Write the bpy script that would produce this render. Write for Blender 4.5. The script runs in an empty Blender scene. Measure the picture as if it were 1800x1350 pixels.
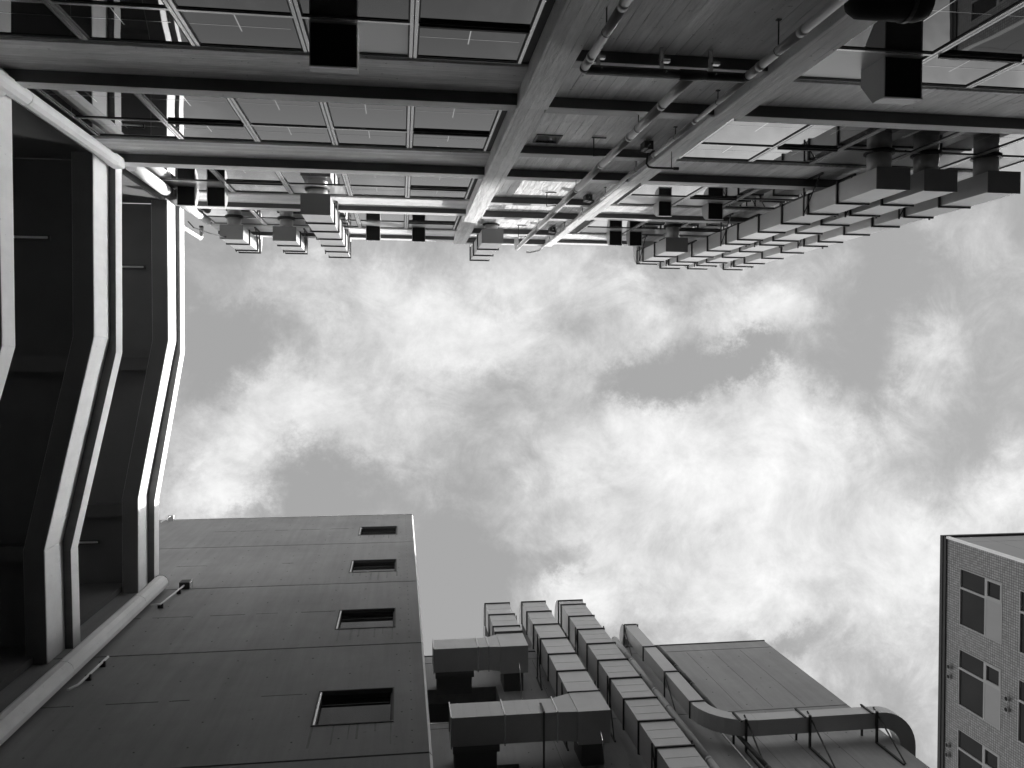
import bpy, math, random
from mathutils import Vector, Matrix
R = math.radians
random.seed(7)

# ------------------------------------------------------------------ camera, sky, sun, exposure
scn = bpy.context.scene
EYE = 1.6                                   # eye height; heights below are counted from the eye
cam_d = bpy.data.cameras.new('camera'); cam = bpy.data.objects.new('camera', cam_d)
scn.collection.objects.link(cam); scn.camera = cam
cam_d.sensor_width = 36.0; cam_d.lens = 29.0; cam_d.clip_start = 0.05; cam_d.clip_end = 2000
ax = Vector((0.99102942, 0.0, -0.13364388)); ay = Vector((-0.00337228, 0.99968159, -0.02500698))
az = Vector((0.13360133, 0.02523334, 0.99071387))
m = Matrix(((ax.x, -ay.x, -az.x), (ax.y, -ay.y, -az.y), (ax.z, -ay.z, -az.z)))
cam.matrix_world = Matrix.Translation((0, 0, EYE)) @ m.to_4x4()

SUN = Vector((3.3, 1.0, 2.28)).normalized()
sun_el = math.asin(SUN.z); sun_rot = math.atan2(SUN.x, SUN.y)
sd = bpy.data.lights.new('sun', 'SUN'); sd.energy = 3.1; sd.angle = R(0.53); sd.color = (1.0, 0.99, 0.98)
so = bpy.data.objects.new('sun', sd); scn.collection.objects.link(so)
so.location = (40, 12, 60); so.rotation_euler = SUN.to_track_quat('Z', 'Y').to_euler()

w = bpy.data.worlds.new('World'); scn.world = w; w.use_nodes = True
nt = w.node_tree; N = nt.nodes; L = nt.links
for n in list(N): N.remove(n)
def wn(t, **k):
    n = N.new(t)
    for a, b in k.items(): setattr(n, a, b)
    return n
def wm(op, a, b=None, c=None, clamp=False):
    n = wn('ShaderNodeMath', operation=op, use_clamp=clamp)
    for i, v in enumerate((a, b, c)):
        if v is None: continue
        if isinstance(v, (int, float)): n.inputs[i].default_value = v
        else: L.new(v, n.inputs[i])
    return n.outputs[0]
out = wn('ShaderNodeOutputWorld'); bg = wn('ShaderNodeBackground'); L.new(bg.outputs[0], out.inputs[0])
sky = wn('ShaderNodeTexSky', sky_type='NISHITA', sun_disc=False)
sky.sun_elevation = sun_el; sky.sun_rotation = sun_rot; sky.air_density = 1.0; sky.dust_density = 1.0
bw = wn('ShaderNodeRGBToBW'); L.new(sky.outputs[0], bw.inputs[0])
tc = wn('ShaderNodeTexCoord'); sep = wn('ShaderNodeSeparateXYZ'); L.new(tc.outputs['Generated'], sep.inputs[0])
zc = wm('MAXIMUM', sep.outputs[2], 0.12)
U = wm('DIVIDE', sep.outputs[0], zc); Vv = wm('DIVIDE', sep.outputs[1], zc)
uvn = wn('ShaderNodeCombineXYZ'); L.new(U, uvn.inputs[0]); L.new(Vv, uvn.inputs[1])
def noise(scale, detail, rough, dist, off=(0, 0, 0), src=None):
    mp = wn('ShaderNodeMapping'); mp.inputs['Location'].default_value = off
    L.new(src or uvn.outputs[0], mp.inputs[0])
    n = wn('ShaderNodeTexNoise'); n.inputs['Scale'].default_value = scale; n.inputs['Detail'].default_value = detail
    n.inputs['Roughness'].default_value = rough; n.inputs['Distortion'].default_value = dist
    L.new(mp.outputs[0], n.inputs['Vector']); return n
# warp the coordinates so the cloud banks get ragged outlines
wr = noise(5.0, 12, 0.72, 0, (3, 1, 0))
wv = wn('ShaderNodeVectorMath', operation='MULTIPLY_ADD'); L.new(wr.outputs['Color'], wv.inputs[0])
wv.inputs[1].default_value = (0.20, 0.20, 0); wv.inputs[2].default_value = (-0.10, -0.10, 0)
wa = wn('ShaderNodeVectorMath', operation='ADD'); L.new(uvn.outputs[0], wa.inputs[0]); L.new(wv.outputs[0], wa.inputs[1])
ws = wn('ShaderNodeSeparateXYZ'); L.new(wa.outputs[0], ws.inputs[0])
def bank(acc, cx, cy, sx, sy, amp):
    """adds one soft cloud bank (or clear gap when amp < 0) to the density"""
    mp = wn('ShaderNodeMapping', vector_type='TEXTURE'); mp.inputs['Location'].default_value = (cx, cy, 0)
    mp.inputs['Scale'].default_value = (sx, sy, 1); L.new(wa.outputs[0], mp.inputs[0])
    dp = wn('ShaderNodeVectorMath', operation='DOT_PRODUCT'); L.new(mp.outputs[0], dp.inputs[0]); L.new(mp.outputs[0], dp.inputs[1])
    k = wm('SUBTRACT', 1.0, dp.outputs['Value'], clamp=True)
    return wm('MULTIPLY_ADD', wm('MULTIPLY', k, k), amp, acc)
banks = [(0.079, -0.026, 0.278, 0.128, 0.22), (-0.057, 0.042, 0.214, 0.118, 0.22), (-0.180, -0.105, 0.128, 0.053, 0.22), (0.177, 0.085, 0.118, 0.086, 0.26), (0.338, 0.173, 0.128, 0.064, 0.20),
         (0.206, -0.111, 0.182, 0.064, 0.45), (0.052, -0.054, 0.171, 0.080, 0.38), (0.142, -0.020, 0.182, 0.064, 0.40), (0.285, -0.070, 0.096, 0.064, 0.28),
         (0.456, -0.060, 0.128, 0.051, 0.42), (0.390, 0.117, 0.257, 0.118, 0.75), (0.278, 0.079, 0.096, 0.059, 0.22), (0.488, 0.052, 0.118, 0.064, 0.38),
         (0.582, 0.134, 0.139, 0.118, 0.45), (0.521, 0.236, 0.257, 0.118, 0.62), (0.680, 0.279, 0.150, 0.171, 0.70), (0.802, 0.168, 0.118, 0.096, 0.50),
         (0.271, 0.229, 0.139, 0.086, 0.42), (0.213, 0.291, 0.128, 0.053, 0.48), (0.391, 0.305, 0.182, 0.059, 0.36), (0.693, 0.001, 0.086, 0.118, 0.30),
         (0.747, -0.164, 0.096, 0.059, 0.26), (-0.202, 0.148, 0.107, 0.080, 0.62), (-0.169, 0.058, 0.139, 0.064, 0.36), (-0.037, 0.083, 0.139, 0.096, 0.34),
         (-0.070, -0.080, 0.150, 0.059, 0.20), (0.422, 0.409, 0.214, 0.096, 0.50), (0.749, 0.465, 0.128, 0.107, 0.40), (0.404, 0.001, 0.171, 0.038, -0.50),
         (0.307, 0.026, 0.096, 0.041, -0.40), (0.581, 0.009, 0.080, 0.150, -0.38), (0.627, -0.117, 0.086, 0.086, -0.34), (-0.091, 0.153, 0.102, 0.066, -0.44),
         (0.058, 0.250, 0.080, 0.118, -0.42), (-0.149, -0.026, 0.128, 0.056, -0.26), (-0.239, -0.012, 0.064, 0.118, -0.26), (-0.183, 0.172, 0.059, 0.030, -0.40),
         (0.213, 0.231, 0.064, 0.030, -0.30), (0.483, 0.346, 0.075, 0.026, -0.30), (0.337, -0.027, 0.075, 0.032, -0.16), (-0.072, 0.349, 0.321, 0.160, -0.40)]
acc = 0.0
for b in banks: acc = bank(acc, *b)
n1 = noise(3.6, 14, 0.66, 0.3, (0, 0, 4.0)); n2 = noise(13.0, 12, 0.70, 0.6, (2.0, 7.0, 1.0))
d = wm('ADD', wm('MULTIPLY', n1.outputs['Fac'], 1.25), wm('MULTIPLY', n2.outputs['Fac'], 0.95))
d = wm('ADD', wm('SUBTRACT', d, 0.90), acc)
mr = wn('ShaderNodeMapRange', interpolation_type='SMOOTHSTEP'); L.new(d, mr.inputs[0])
mr.inputs[1].default_value = -0.06; mr.inputs[2].default_value = 0.96
den = mr.outputs[0]
n3 = noise(8.0, 12, 0.68, 0.4, (5.0, 2.0, 9.0))
cl = wm('ADD', wm('MULTIPLY', n3.outputs['Fac'], 3.2), 0.97)
# hazy brightness round the sun and towards the horizon
vd = wn('ShaderNodeVectorMath', operation='DOT_PRODUCT'); L.new(tc.outputs['Generated'], vd.inputs[0]); vd.inputs[1].default_value = SUN
ang = wm('ARCCOSINE', wm('MINIMUM', vd.outputs['Value'], 1.0)); aa = wm('DIVIDE', ang, R(7))
glow = wm('ADD', wm('MULTIPLY', wm('EXPONENT', wm('MULTIPLY', wm('MULTIPLY', aa, aa), -1.0)), 90.0), wm('MULTIPLY', wm('MAXIMUM', wm('SUBTRACT', bw.outputs[0], 6.0), 0.0), 2.0))              # cloud brightness, lit unevenly
mix = wn('ShaderNodeMix', data_type='FLOAT'); L.new(den, mix.inputs[0])
L.new(wm('ADD', wm('MULTIPLY', bw.outputs[0], 0.05), 1.12), mix.inputs[2]); L.new(cl, mix.inputs[3])
# the sky whitens steadily towards the horizon
rr = wm('SQRT', wm('ADD', wm('MULTIPLY', U, U), wm('MULTIPLY', Vv, Vv)))
toward = wm('DIVIDE', wm('ADD', wm('MULTIPLY', U, SUN.x / math.hypot(SUN.x, SUN.y)), wm('MULTIPLY', Vv, SUN.y / math.hypot(SUN.x, SUN.y))), wm('MAXIMUM', rr, 0.01))
hz = wm('MULTIPLY_ADD', wm('MULTIPLY', wm('DIVIDE', wm('SUBTRACT', rr, 0.92), 1.1, clamp=True), wm('MULTIPLY_ADD', toward, 0.40, 0.60, clamp=True)), 3.1, 1.0)
L.new(wm('MULTIPLY', wm('ADD', mix.outputs[0], glow), hz), bg.inputs[0]); bg.inputs[1].default_value = 0.12

scn.view_settings.view_transform = 'Standard'; scn.view_settings.look = 'None'
scn.view_settings.exposure = 1.45; scn.view_settings.gamma = 1.0
scn.view_settings.use_curve_mapping = False
scn.render.engine = 'CYCLES'
scn.cycles.max_bounces = 16; scn.cycles.diffuse_bounces = 10; scn.cycles.glossy_bounces = 6

# ------------------------------------------------------------------ materials
def mat(name, base, rough=0.8, metal=0.0, var=0.0, scale=(1, 1, 1), pits=0.0, bump=0.0, big=0.0, spec=0.5, streak=0.0, lines=None, rnd=0.03):
    """grey surface with drifting tone, stretched grain and small pits, all in object space"""
    M = bpy.data.materials.new(name); M.use_nodes = True
    t = M.node_tree; nn = t.nodes; ll = t.links; P = nn['Principled BSDF']
    P.inputs['Roughness'].default_value = rough; P.inputs['Metallic'].default_value = metal
    P.inputs['Specular IOR Level'].default_value = spec
    def mth(op, a, b, clamp=False):
        n = nn.new('ShaderNodeMath'); n.operation = op; n.use_clamp = clamp
        for i, v in enumerate((a, b)):
            if isinstance(v, (int, float)): n.inputs[i].default_value = v
            else: ll.new(v, n.inputs[i])
        return n.outputs[0]
    co = nn.new('ShaderNodeTexCoord'); oi = nn.new('ShaderNodeObjectInfo')
    def nz(sc, det, off=0.0, rgh=0.6):
        mp = nn.new('ShaderNodeMapping'); mp.inputs['Scale'].default_value = sc
        mp.inputs['Location'].default_value = (off, off * 1.7, off * 0.6)
        ll.new(co.outputs['Object'], mp.inputs[0]); n = nn.new('ShaderNodeTexNoise')
        n.inputs['Scale'].default_value = 1.0; n.inputs['Detail'].default_value = det; n.inputs['Roughness'].default_value = rgh
        ll.new(mp.outputs[0], n.inputs['Vector']); return n.outputs['Fac']
    f = None
    g = nz(scale, 8, 0.0)
    f = mth('ADD', 1.0, mth('MULTIPLY', mth('SUBTRACT', g, 0.5), var * 2))
    if big: f = mth('MULTIPLY', f, mth('ADD', 1.0, mth('MULTIPLY', mth('SUBTRACT', nz((0.55, 0.55, 0.55), 5, 3.1), 0.5), big * 2)))
    if streak: f = mth('MULTIPLY', f, mth('ADD', 1.0, mth('MULTIPLY', mth('SUBTRACT', nz((5.0, 5.0, 0.35), 6, 8.2), 0.5), streak * 2)))
    f = mth('MULTIPLY', f, mth('ADD', 1.0 - rnd, mth('MULTIPLY', oi.outputs['Random'], 2 * rnd)))
    h = g
    if pits:
        p = nz((14, 14, 14), 3, 5.0, 0.7)
        pm = nn.new('ShaderNodeMapRange'); ll.new(p, pm.inputs[0]); pm.inputs[1].default_value = 0.66; pm.inputs[2].default_value = 0.72
        pm.inputs[3].default_value = 1.0; pm.inputs[4].default_value = 1.0 - pits
        f = mth('MULTIPLY', f, pm.outputs[0]); h = mth('ADD', h, mth('MULTIPLY', pm.outputs[0], 0.6))
    if lines:                                            # board joints left by the formwork
        axis, pitch, depth = lines
        sp = nn.new('ShaderNodeSeparateXYZ'); ll.new(co.outputs['Object'], sp.inputs[0])
        wob = mth('MULTIPLY', nz((0.8, 0.8, 0.8), 2, 1.0), 0.12 * pitch)
        q = mth('FRACT', mth('DIVIDE', mth('ADD', sp.outputs[axis], wob), pitch), 0.0)
        idx = mth('FLOOR', mth('DIVIDE', mth('ADD', sp.outputs[axis], wob), pitch), 0.0)
        wn_ = nn.new('ShaderNodeTexWhiteNoise'); wn_.noise_dimensions = '1D'; ll.new(idx, wn_.inputs['W'])
        f = mth('MULTIPLY', f, mth('ADD', 1 - depth * 0.35, mth('MULTIPLY', wn_.outputs['Value'], depth * 0.7)))
        lm = nn.new('ShaderNodeMapRange'); ll.new(mth('ABSOLUTE', mth('SUBTRACT', q, 0.5), 0.0), lm.inputs[0])
        lm.inputs[1].default_value = 0.465; lm.inputs[2].default_value = 0.49; lm.inputs[3].default_value = 1.0; lm.inputs[4].default_value = 0.0
        brk = nn.new('ShaderNodeMapRange'); ll.new(nz((1.3, 1.3, 1.3), 4, 9.0), brk.inputs[0])
        brk.inputs[1].default_value = 0.42; brk.inputs[2].default_value = 0.62
        inv = mth('MULTIPLY', mth('SUBTRACT', 1.0, lm.outputs[0]), brk.outputs[0])
        f = mth('MULTIPLY', f, mth('SUBTRACT', 1.0, mth('MULTIPLY', inv, 0.45)))
        h = mth('SUBTRACT', h, mth('MULTIPLY', inv, 1.2))
    c = nn.new('ShaderNodeCombineXYZ'); v = mth('MULTIPLY', f, base)
    for i in range(3): ll.new(v, c.inputs[i])
    ll.new(c.outputs[0], P.inputs['Base Color'])
    if bump:
        b = nn.new('ShaderNodeBump'); b.inputs['Strength'].default_value = bump; b.inputs['Distance'].default_value = 0.02
        ll.new(h, b.inputs['Height']); ll.new(b.outputs[0], P.inputs['Normal'])
    return M
M_beam = mat('board_marked_concrete', 0.72, 0.85, var=0.32, scale=(3.0, 9, 20), pits=0.6, bump=1.0, big=0.45, lines=(2, 0.115, 0.35))
M_vert = mat('upright_board_concrete', 0.74, 0.85, var=0.26, scale=(20, 9, 3.0), pits=0.6, bump=1.0, big=0.35, lines=(0, 0.125, 0.30))
M_stair = mat('stair_wall_concrete', 0.72, 0.85, var=0.28, scale=(17, 9, 2.4), pits=0.6, bump=1.0, big=0.45, streak=0.3, lines=(0, 0.15, 0.26))
M_white = mat('painted_concrete', 0.80, 0.75, var=0.12, scale=(3, 3, 3), pits=0.25, bump=0.25, big=0.14, streak=0.10)
M_fascia = mat('fascia_concrete', 0.60, 0.8, var=0.2, scale=(2, 8, 14), pits=0.45, bump=0.35, big=0.2)
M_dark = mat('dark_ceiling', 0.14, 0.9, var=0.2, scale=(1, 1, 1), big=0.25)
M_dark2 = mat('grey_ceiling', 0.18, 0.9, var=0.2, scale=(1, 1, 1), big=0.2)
M_panel = mat('smooth_concrete_panel', 0.26, 0.7, var=0.14, scale=(1.2, 1.2, 1.2), pits=0.25, bump=0.12, big=0.30, streak=0.26, rnd=0.06)
M_panel2 = mat('smooth_pale_concrete_panel', 0.235, 0.7, var=0.16, scale=(1.2, 1.2, 1.2), pits=0.3, bump=0.12, big=0.34, streak=0.30, rnd=0.07)
M_drip = mat('drip_stain', 0.19, 0.8, var=0.5, scale=(20, 20, 4))
M_trim = mat('pale_edge_trim', 0.75, 0.6, var=0.05)
M_core = mat('building_core', 0.12, 0.9, var=0.1)
M_duct = mat('galvanised_sheet', 0.47, 0.38, metal=0.35, var=0.10, scale=(2, 2, 3), big=0.14, streak=0.08, bump=0.06)
M_flange = mat('dark_flange_steel', 0.035, 0.6, metal=0.2, var=0.3)
M_hood = mat('hood_sheet', 0.42, 0.4, metal=0.2, var=0.1, big=0.1)
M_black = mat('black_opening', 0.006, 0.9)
M_alu = mat('aluminium_frame', 0.72, 0.25, metal=0.7, var=0.05)
M_dull = mat('dull_window_frame', 0.30, 0.5, var=0.08)
M_gasket = mat('black_gasket', 0.012, 0.6)
M_blank = mat('blank_window_panel', 0.5, 0.25, metal=0.2, var=0.05, big=0.08, spec=0.9)
M_pipe = mat('grey_pvc_pipe', 0.40, 0.38, var=0.08, scale=(1, 1, 0.6), big=0.1)
M_wpipe = mat('white_painted_pipe', 0.72, 0.5, var=0.12, big=0.12)
M_soffit_shade = mat('shade_dark_soffit', 0.11, 0.9, var=0.3, scale=(2, 6, 6), big=0.3)  # shade below the ledges put into the colour of thin strips
M_endplate = mat('dull_end_plate', 0.20, 0.6, metal=0.1, var=0.15, big=0.2)
M_steel = mat('dark_bracket_steel', 0.05, 0.5, metal=0.4, var=0.2)
M_bar = mat('polished_reflection_bar', 0.92, 0.12, metal=1.0)
M_asph = mat('asphalt', 0.04, 0.95, var=0.3, scale=(8, 8, 8))
M_clad = mat('grey_cladding', 0.26, 0.6, var=0.08, big=0.1)
M_far = mat('shade_block_wall', 0.3, 0.8, var=0.1)
M_tube = mat('lamp_tube', 0.8, 0.3)

def glass(name, base, ior, gain, rough=0.015):
    M = bpy.data.materials.new(name); M.use_nodes = True
    t = M.node_tree; nn = t.nodes; ll = t.links; nn.remove(nn['Principled BSDF'])
    o = nn['Material Output']; d_ = nn.new('ShaderNodeBsdfDiffuse'); d_.inputs[0].default_value = (base, base, base, 1)
    g = nn.new('ShaderNodeBsdfGlossy'); g.inputs['Roughness'].default_value = rough; g.inputs[0].default_value = (0.93, 0.93, 0.93, 1)
    fr = nn.new('ShaderNodeFresnel'); fr.inputs[0].default_value = ior
    co = nn.new('ShaderNodeTexCoord'); nz = nn.new('ShaderNodeTexNoise'); nz.inputs['Scale'].default_value = 0.9; nz.inputs['Detail'].default_value = 1
    ll.new(co.outputs['Object'], nz.inputs['Vector'])
    bp = nn.new('ShaderNodeBump'); bp.inputs['Strength'].default_value = 0.05; bp.inputs['Distance'].default_value = 0.05
    ll.new(nz.outputs['Fac'], bp.inputs['Height']); ll.new(bp.outputs[0], g.inputs['Normal'])
    mx = nn.new('ShaderNodeMixShader'); mu = nn.new('ShaderNodeMath'); mu.operation = 'MULTIPLY'; mu.use_clamp = True; mu.inputs[1].default_value = gain; ll.new(fr.outputs[0], mu.inputs[0])
    pw = nn.new('ShaderNodeMath'); pw.operation = 'POWER'; pw.inputs[1].default_value = 1.5; ll.new(mu.outputs[0], pw.inputs[0]); ll.new(pw.outputs[0], mx.inputs[0]); ll.new(d_.outputs[0], mx.inputs[1]); ll.new(g.outputs[0], mx.inputs[2])
    ll.new(mx.outputs[0], o.inputs[0]); return M
M_glass = glass('window_glass', 0.02, 1.5, 2.4)
M_glass2 = glass('dark_window_glass', 0.02, 1.5, 1.45)

def tile_mat():
    M = bpy.data.materials.new('square_wall_tile'); M.use_nodes = True
    t = M.node_tree; nn = t.nodes; ll = t.links; P = nn['Principled BSDF']
    co = nn.new('ShaderNodeTexCoord'); sp = nn.new('ShaderNodeSeparateXYZ'); ll.new(co.outputs['Object'], sp.inputs[0])
    cb = nn.new('ShaderNodeCombineXYZ'); ll.new(sp.outputs[1], cb.inputs[0]); ll.new(sp.outputs[2], cb.inputs[1])
    b = nn.new('ShaderNodeTexBrick'); b.offset = 0.0; b.inputs['Scale'].default_value = 1.0
    b.inputs['Brick Width'].default_value = 0.125; b.inputs['Row Height'].default_value = 0.145; b.inputs['Mortar Size'].default_value = 0.014
    b.inputs['Mortar Smooth'].default_value = 0.3; b.inputs['Bias'].default_value = 0.0
    b.inputs['Color1'].default_value = (0.19, 0.19, 0.19, 1); b.inputs['Color2'].default_value = (0.29, 0.29, 0.29, 1)
    b.inputs['Mortar'].default_value = (0.045, 0.045, 0.045, 1); ll.new(cb.outputs[0], b.inputs['Vector'])
    ll.new(b.outputs['Color'], P.inputs['Base Color']); P.inputs['Roughness'].default_value = 0.35
    bp = nn.new('ShaderNodeBump'); bp.inputs['Strength'].default_value = 0.5; bp.inputs['Distance'].default_value = 0.01; bp.invert = True
    ll.new(b.outputs['Fac'], bp.inputs['Height']); ll.new(bp.outputs[0], P.inputs['Normal'])
    return M
M_tile = tile_mat()

# ------------------------------------------------------------------ mesh helpers
AN = R(0.29)                               # the north building stands turned by this much
class MB:
    def __init__(s): s.v = []; s.f = []
    def box(s, x0, x1, y0, y1, z0, z1):
        if x0 > x1: x0, x1 = x1, x0
        if y0 > y1: y0, y1 = y1, y0
        if z0 > z1: z0, z1 = z1, z0
        b = len(s.v)
        s.v += [(x0, y0, z0), (x1, y0, z0), (x1, y1, z0), (x0, y1, z0), (x0, y0, z1), (x1, y0, z1), (x1, y1, z1), (x0, y1, z1)]
        s.f += [tuple(b + i for i in q) for q in ((0, 3, 2, 1), (4, 5, 6, 7), (0, 1, 5, 4), (1, 2, 6, 5), (2, 3, 7, 6), (3, 0, 4, 7))]
        return s
    def prism(s, poly, z0, z1):
        """horizontal polygon (counter-clockwise seen from above) pulled up from z0 to z1"""
        b = len(s.v); n = len(poly)
        s.v += [(x, y, z0) for x, y in poly] + [(x, y, z1) for x, y in poly]
        s.f += [tuple(b + i for i in reversed(range(n))), tuple(b + n + i for i in range(n))]
        s.f += [(b + i, b + (i + 1) % n, b + n + (i + 1) % n, b + n + i) for i in range(n)]
        return s
    def band(s, a, b_, z0, z1):
        """solid strip between two plan polylines of equal length"""
        for i in range(len(a) - 1):
            p = [a[i], a[i + 1], b_[i + 1], b_[i]]
            ar = sum(p[k][0] * p[(k + 1) % 4][1] - p[(k + 1) % 4][0] * p[k][1] for k in range(4))
            if ar < 0: p.reverse()
            k0 = len(s.v)
            s.v += [(x, y, z0) for x, y in p] + [(x, y, z1) for x, y in p]
            s.f += [(k0 + 3, k0 + 2, k0 + 1, k0), (k0 + 4, k0 + 5, k0 + 6, k0 + 7)] + [(k0 + j, k0 + (j + 1) % 4, k0 + 4 + (j + 1) % 4, k0 + 4 + j) for j in range(4)]
        return s
    def tube(s, pts, r, n=12, caps=True):
        P = [Vector(p) for p in pts]; b = len(s.v); last = None
        for i, p in enumerate(P):
            t = (P[min(i + 1, len(P) - 1)] - P[max(i - 1, 0)]).normalized()
            if last is None:
                a = t.orthogonal().normalized()
            else:
                a = (last - t * last.dot(t)).normalized()
            last = a; c = t.cross(a)
            rr = r[i] if isinstance(r, (list, tuple)) else r
            for k in range(n):
                th = 2 * math.pi * (k + .5) / n; q = p + a * (rr * math.cos(th)) + c * (rr * math.sin(th)); s.v.append(tuple(q))
        for i in range(len(P) - 1):
            for k in range(n):
                s.f.append((b + i * n + k, b + i * n + (k + 1) % n, b + (i + 1) * n + (k + 1) % n, b + (i + 1) * n + k))
        if caps:
            s.f.append(tuple(b + k for k in reversed(range(n)))); e = b + (len(P) - 1) * n; s.f.append(tuple(e + k for k in range(n)))
        return s
    def sweep(s, rings):
        """closed quad rings joined one after the other, with end caps"""
        b = len(s.v); n = len(rings[0])
        for r_ in rings: s.v += r_
        for i in range(len(rings) - 1):
            for k in range(n): s.f.append((b + i * n + k, b + i * n + (k + 1) % n, b + (i + 1) * n + (k + 1) % n, b + (i + 1) * n + k))
        s.f.append(tuple(b + k for k in reversed(range(n)))); e = b + (len(rings) - 1) * n; s.f.append(tuple(e + k for k in range(n)))
        return s

col = scn.collection
def thing(name, label, cat, base, rot=0.0, group=None):
    o = bpy.data.objects.new(name, None); col.objects.link(o); o.empty_display_size = 0.2
    c, s_ = math.cos(rot), math.sin(rot); x, y, z = base
    o.location = (x * c - y * s_, x * s_ + y * c, z + EYE); o.rotation_euler = (0, 0, rot)
    o['label'] = label; o['category'] = cat
    if group: o['group'] = group
    o['base'] = list(base)
    return o
def root_of(o):
    while o.parent: o = o.parent
    return o
def part(name, mb, material, parent, bevel=0.0, smooth=False, kind=None, label=None):
    base = root_of(parent)['base']
    me = bpy.data.meshes.new(name)
    me.from_pydata([(x - base[0], y - base[1], z - base[2]) for x, y, z in mb.v], [], mb.f)
    me.update()
    if smooth:
        for p in me.polygons: p.use_smooth = len(p.vertices) == 4
    me.materials.append(material)
    o = bpy.data.objects.new(name, me); col.objects.link(o); o.parent = parent
    if bevel:
        bv = o.modifiers.new('bevel', 'BEVEL'); bv.width = bevel; bv.segments = 2; bv.limit_method = 'ANGLE'; bv.angle_limit = R(50)
    if kind: o['kind'] = kind
    if label: o['label'] = label
    return o
def solo(name, mb, material, label, cat, base, rot=0.0, group=None, kind=None, smooth=False, bevel=0):
    """a thing that is one mesh"""
    me = bpy.data.meshes.new(name); me.from_pydata([(x - base[0], y - base[1], z - base[2]) for x, y, z in mb.v], [], mb.f); me.update()
    if smooth:
        for p in me.polygons: p.use_smooth = len(p.vertices) == 4
    me.materials.append(material); o = bpy.data.objects.new(name, me); col.objects.link(o)
    c, s_ = math.cos(rot), math.sin(rot); x, y, z = base
    o.location = (x * c - y * s_, x * s_ + y * c, z + EYE); o.rotation_euler = (0, 0, rot)
    if kind: o['kind'] = kind
    else:
        o['label'] = label; o['category'] = cat
    if group: o['group'] = group
    if bevel:
        bv = o.modifiers.new('bevel', 'BEVEL'); bv.width = bevel; bv.segments = 2; bv.limit_method = 'ANGLE'
    return o
def holed(a0, a1, z0, z1, holes):
    """rectangles left over when holes (a0,a1,z0,z1) are cut from a wall"""
    xs = sorted({a0, a1} | {min(max(h[i], a0), a1) for h in holes for i in (0, 1)})
    zs = sorted({z0, z1} | {min(max(h[i], z0), z1) for h in holes for i in (2, 3)})
    res = []
    for j in range(len(zs) - 1):
        run = None
        for i in range(len(xs) - 1):
            cx, cz = (xs[i] + xs[i + 1]) / 2, (zs[j] + zs[j + 1]) / 2
            inside = any(h[0] < cx < h[1] and h[2] < cz < h[3] for h in holes)
            if inside:
                if run: res.append((run[0], run[1], zs[j], zs[j + 1])); run = None
            else: run = [xs[i], xs[i + 1]] if run is None else [run[0], xs[i + 1]]
        if run: res.append((run[0], run[1], zs[j], zs[j + 1]))
    return res
def shell(mb, x0, x1, z0, z1, yf, yb, holes):
    """wall face with openings as one watertight grid, no inner faces"""
    xs = sorted({x0, x1} | {h[i] for h in holes for i in (0, 1) if x0 < h[i] < x1})
    zs = sorted({z0, z1} | {h[i] for h in holes for i in (2, 3) if z0 < h[i] < z1})
    solid = {}
    for i in range(len(xs) - 1):
        for j in range(len(zs) - 1):
            cx, cz = (xs[i] + xs[i + 1]) / 2, (zs[j] + zs[j + 1]) / 2
            solid[i, j] = not any(h[0] < cx < h[1] and h[2] < cz < h[3] for h in holes)
    idx = {}
    def vid(i, j, k):
        if (i, j, k) not in idx: idx[i, j, k] = len(mb.v); mb.v.append((xs[i], (yf, yb)[k], zs[j]))
        return idx[i, j, k]
    for (i, j), s_ in solid.items():
        if not s_: continue
        mb.f.append((vid(i, j, 0), vid(i + 1, j, 0), vid(i + 1, j + 1, 0), vid(i, j + 1, 0)))
        mb.f.append((vid(i, j + 1, 1), vid(i + 1, j + 1, 1), vid(i + 1, j, 1), vid(i, j, 1)))
        for di, dj, a, b in ((-1, 0, (i, j + 1), (i, j)), (1, 0, (i + 1, j), (i + 1, j + 1)), (0, -1, (i, j), (i + 1, j)), (0, 1, (i + 1, j + 1), (i, j + 1))):
            if not solid.get((i + di, j + dj), False):
                mb.f.append((vid(*a, 0), vid(*a, 1), vid(*b, 1), vid(*b, 0)))
    return mb

# ------------------------------------------------------------------ ground
solo('ground', MB().box(-300, 300, -300, 300, -1.9, -1.6), M_asph, '', '', (0, 0, -1.6), kind='structure')

# ------------------------------------------------------------------ north building
ZS = [6.46, 10.46, 14.42, 18.42, 22.42]                  # undersides of the ledges
D1 = [3.28, 3.28, 3.289, 3.328, 3.336]
LH = [0.24, 0.24, 0.30, 0.28, 0.31]
D0 = 3.43; DW = 3.50; XL, XR = -4.72, 10.5
nb = thing('glazed_concrete_building', 'long glazed building with exposed concrete beams and columns along the upper edge of the photo', 'building', (0, -3.43, -1.6), AN)
colA = [(1.46, 1.86, 3.235), (1.46, 1.85, 3.24), (1.446, 1.824, 3.25), (1.433, 1.797, 3.26), (1.423, 1.758, 3.27)]
colB = [(4.07, 4.45, 3.235), (4.07, 4.44, 3.24), (4.017, 4.342, 3.25), (3.975, 4.26, 3.26), (3.93, 4.16, 3.27)]
zz = [-1.6] + ZS[:-1] + [ZS[-1]]
for C_ in (colA, colB):
    for k in range(5):
        a, b, d_ = C_[k]; z0 = zz[k] + (0.0 if k else 0); z1 = ZS[k]
        if k == 4: z1 = ZS[4] + 0.31
        part('column', MB().box(a, b, -3.95, -d_, z0 + (0.004 if k else 0), z1), M_vert, nb, bevel=0.012)
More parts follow.
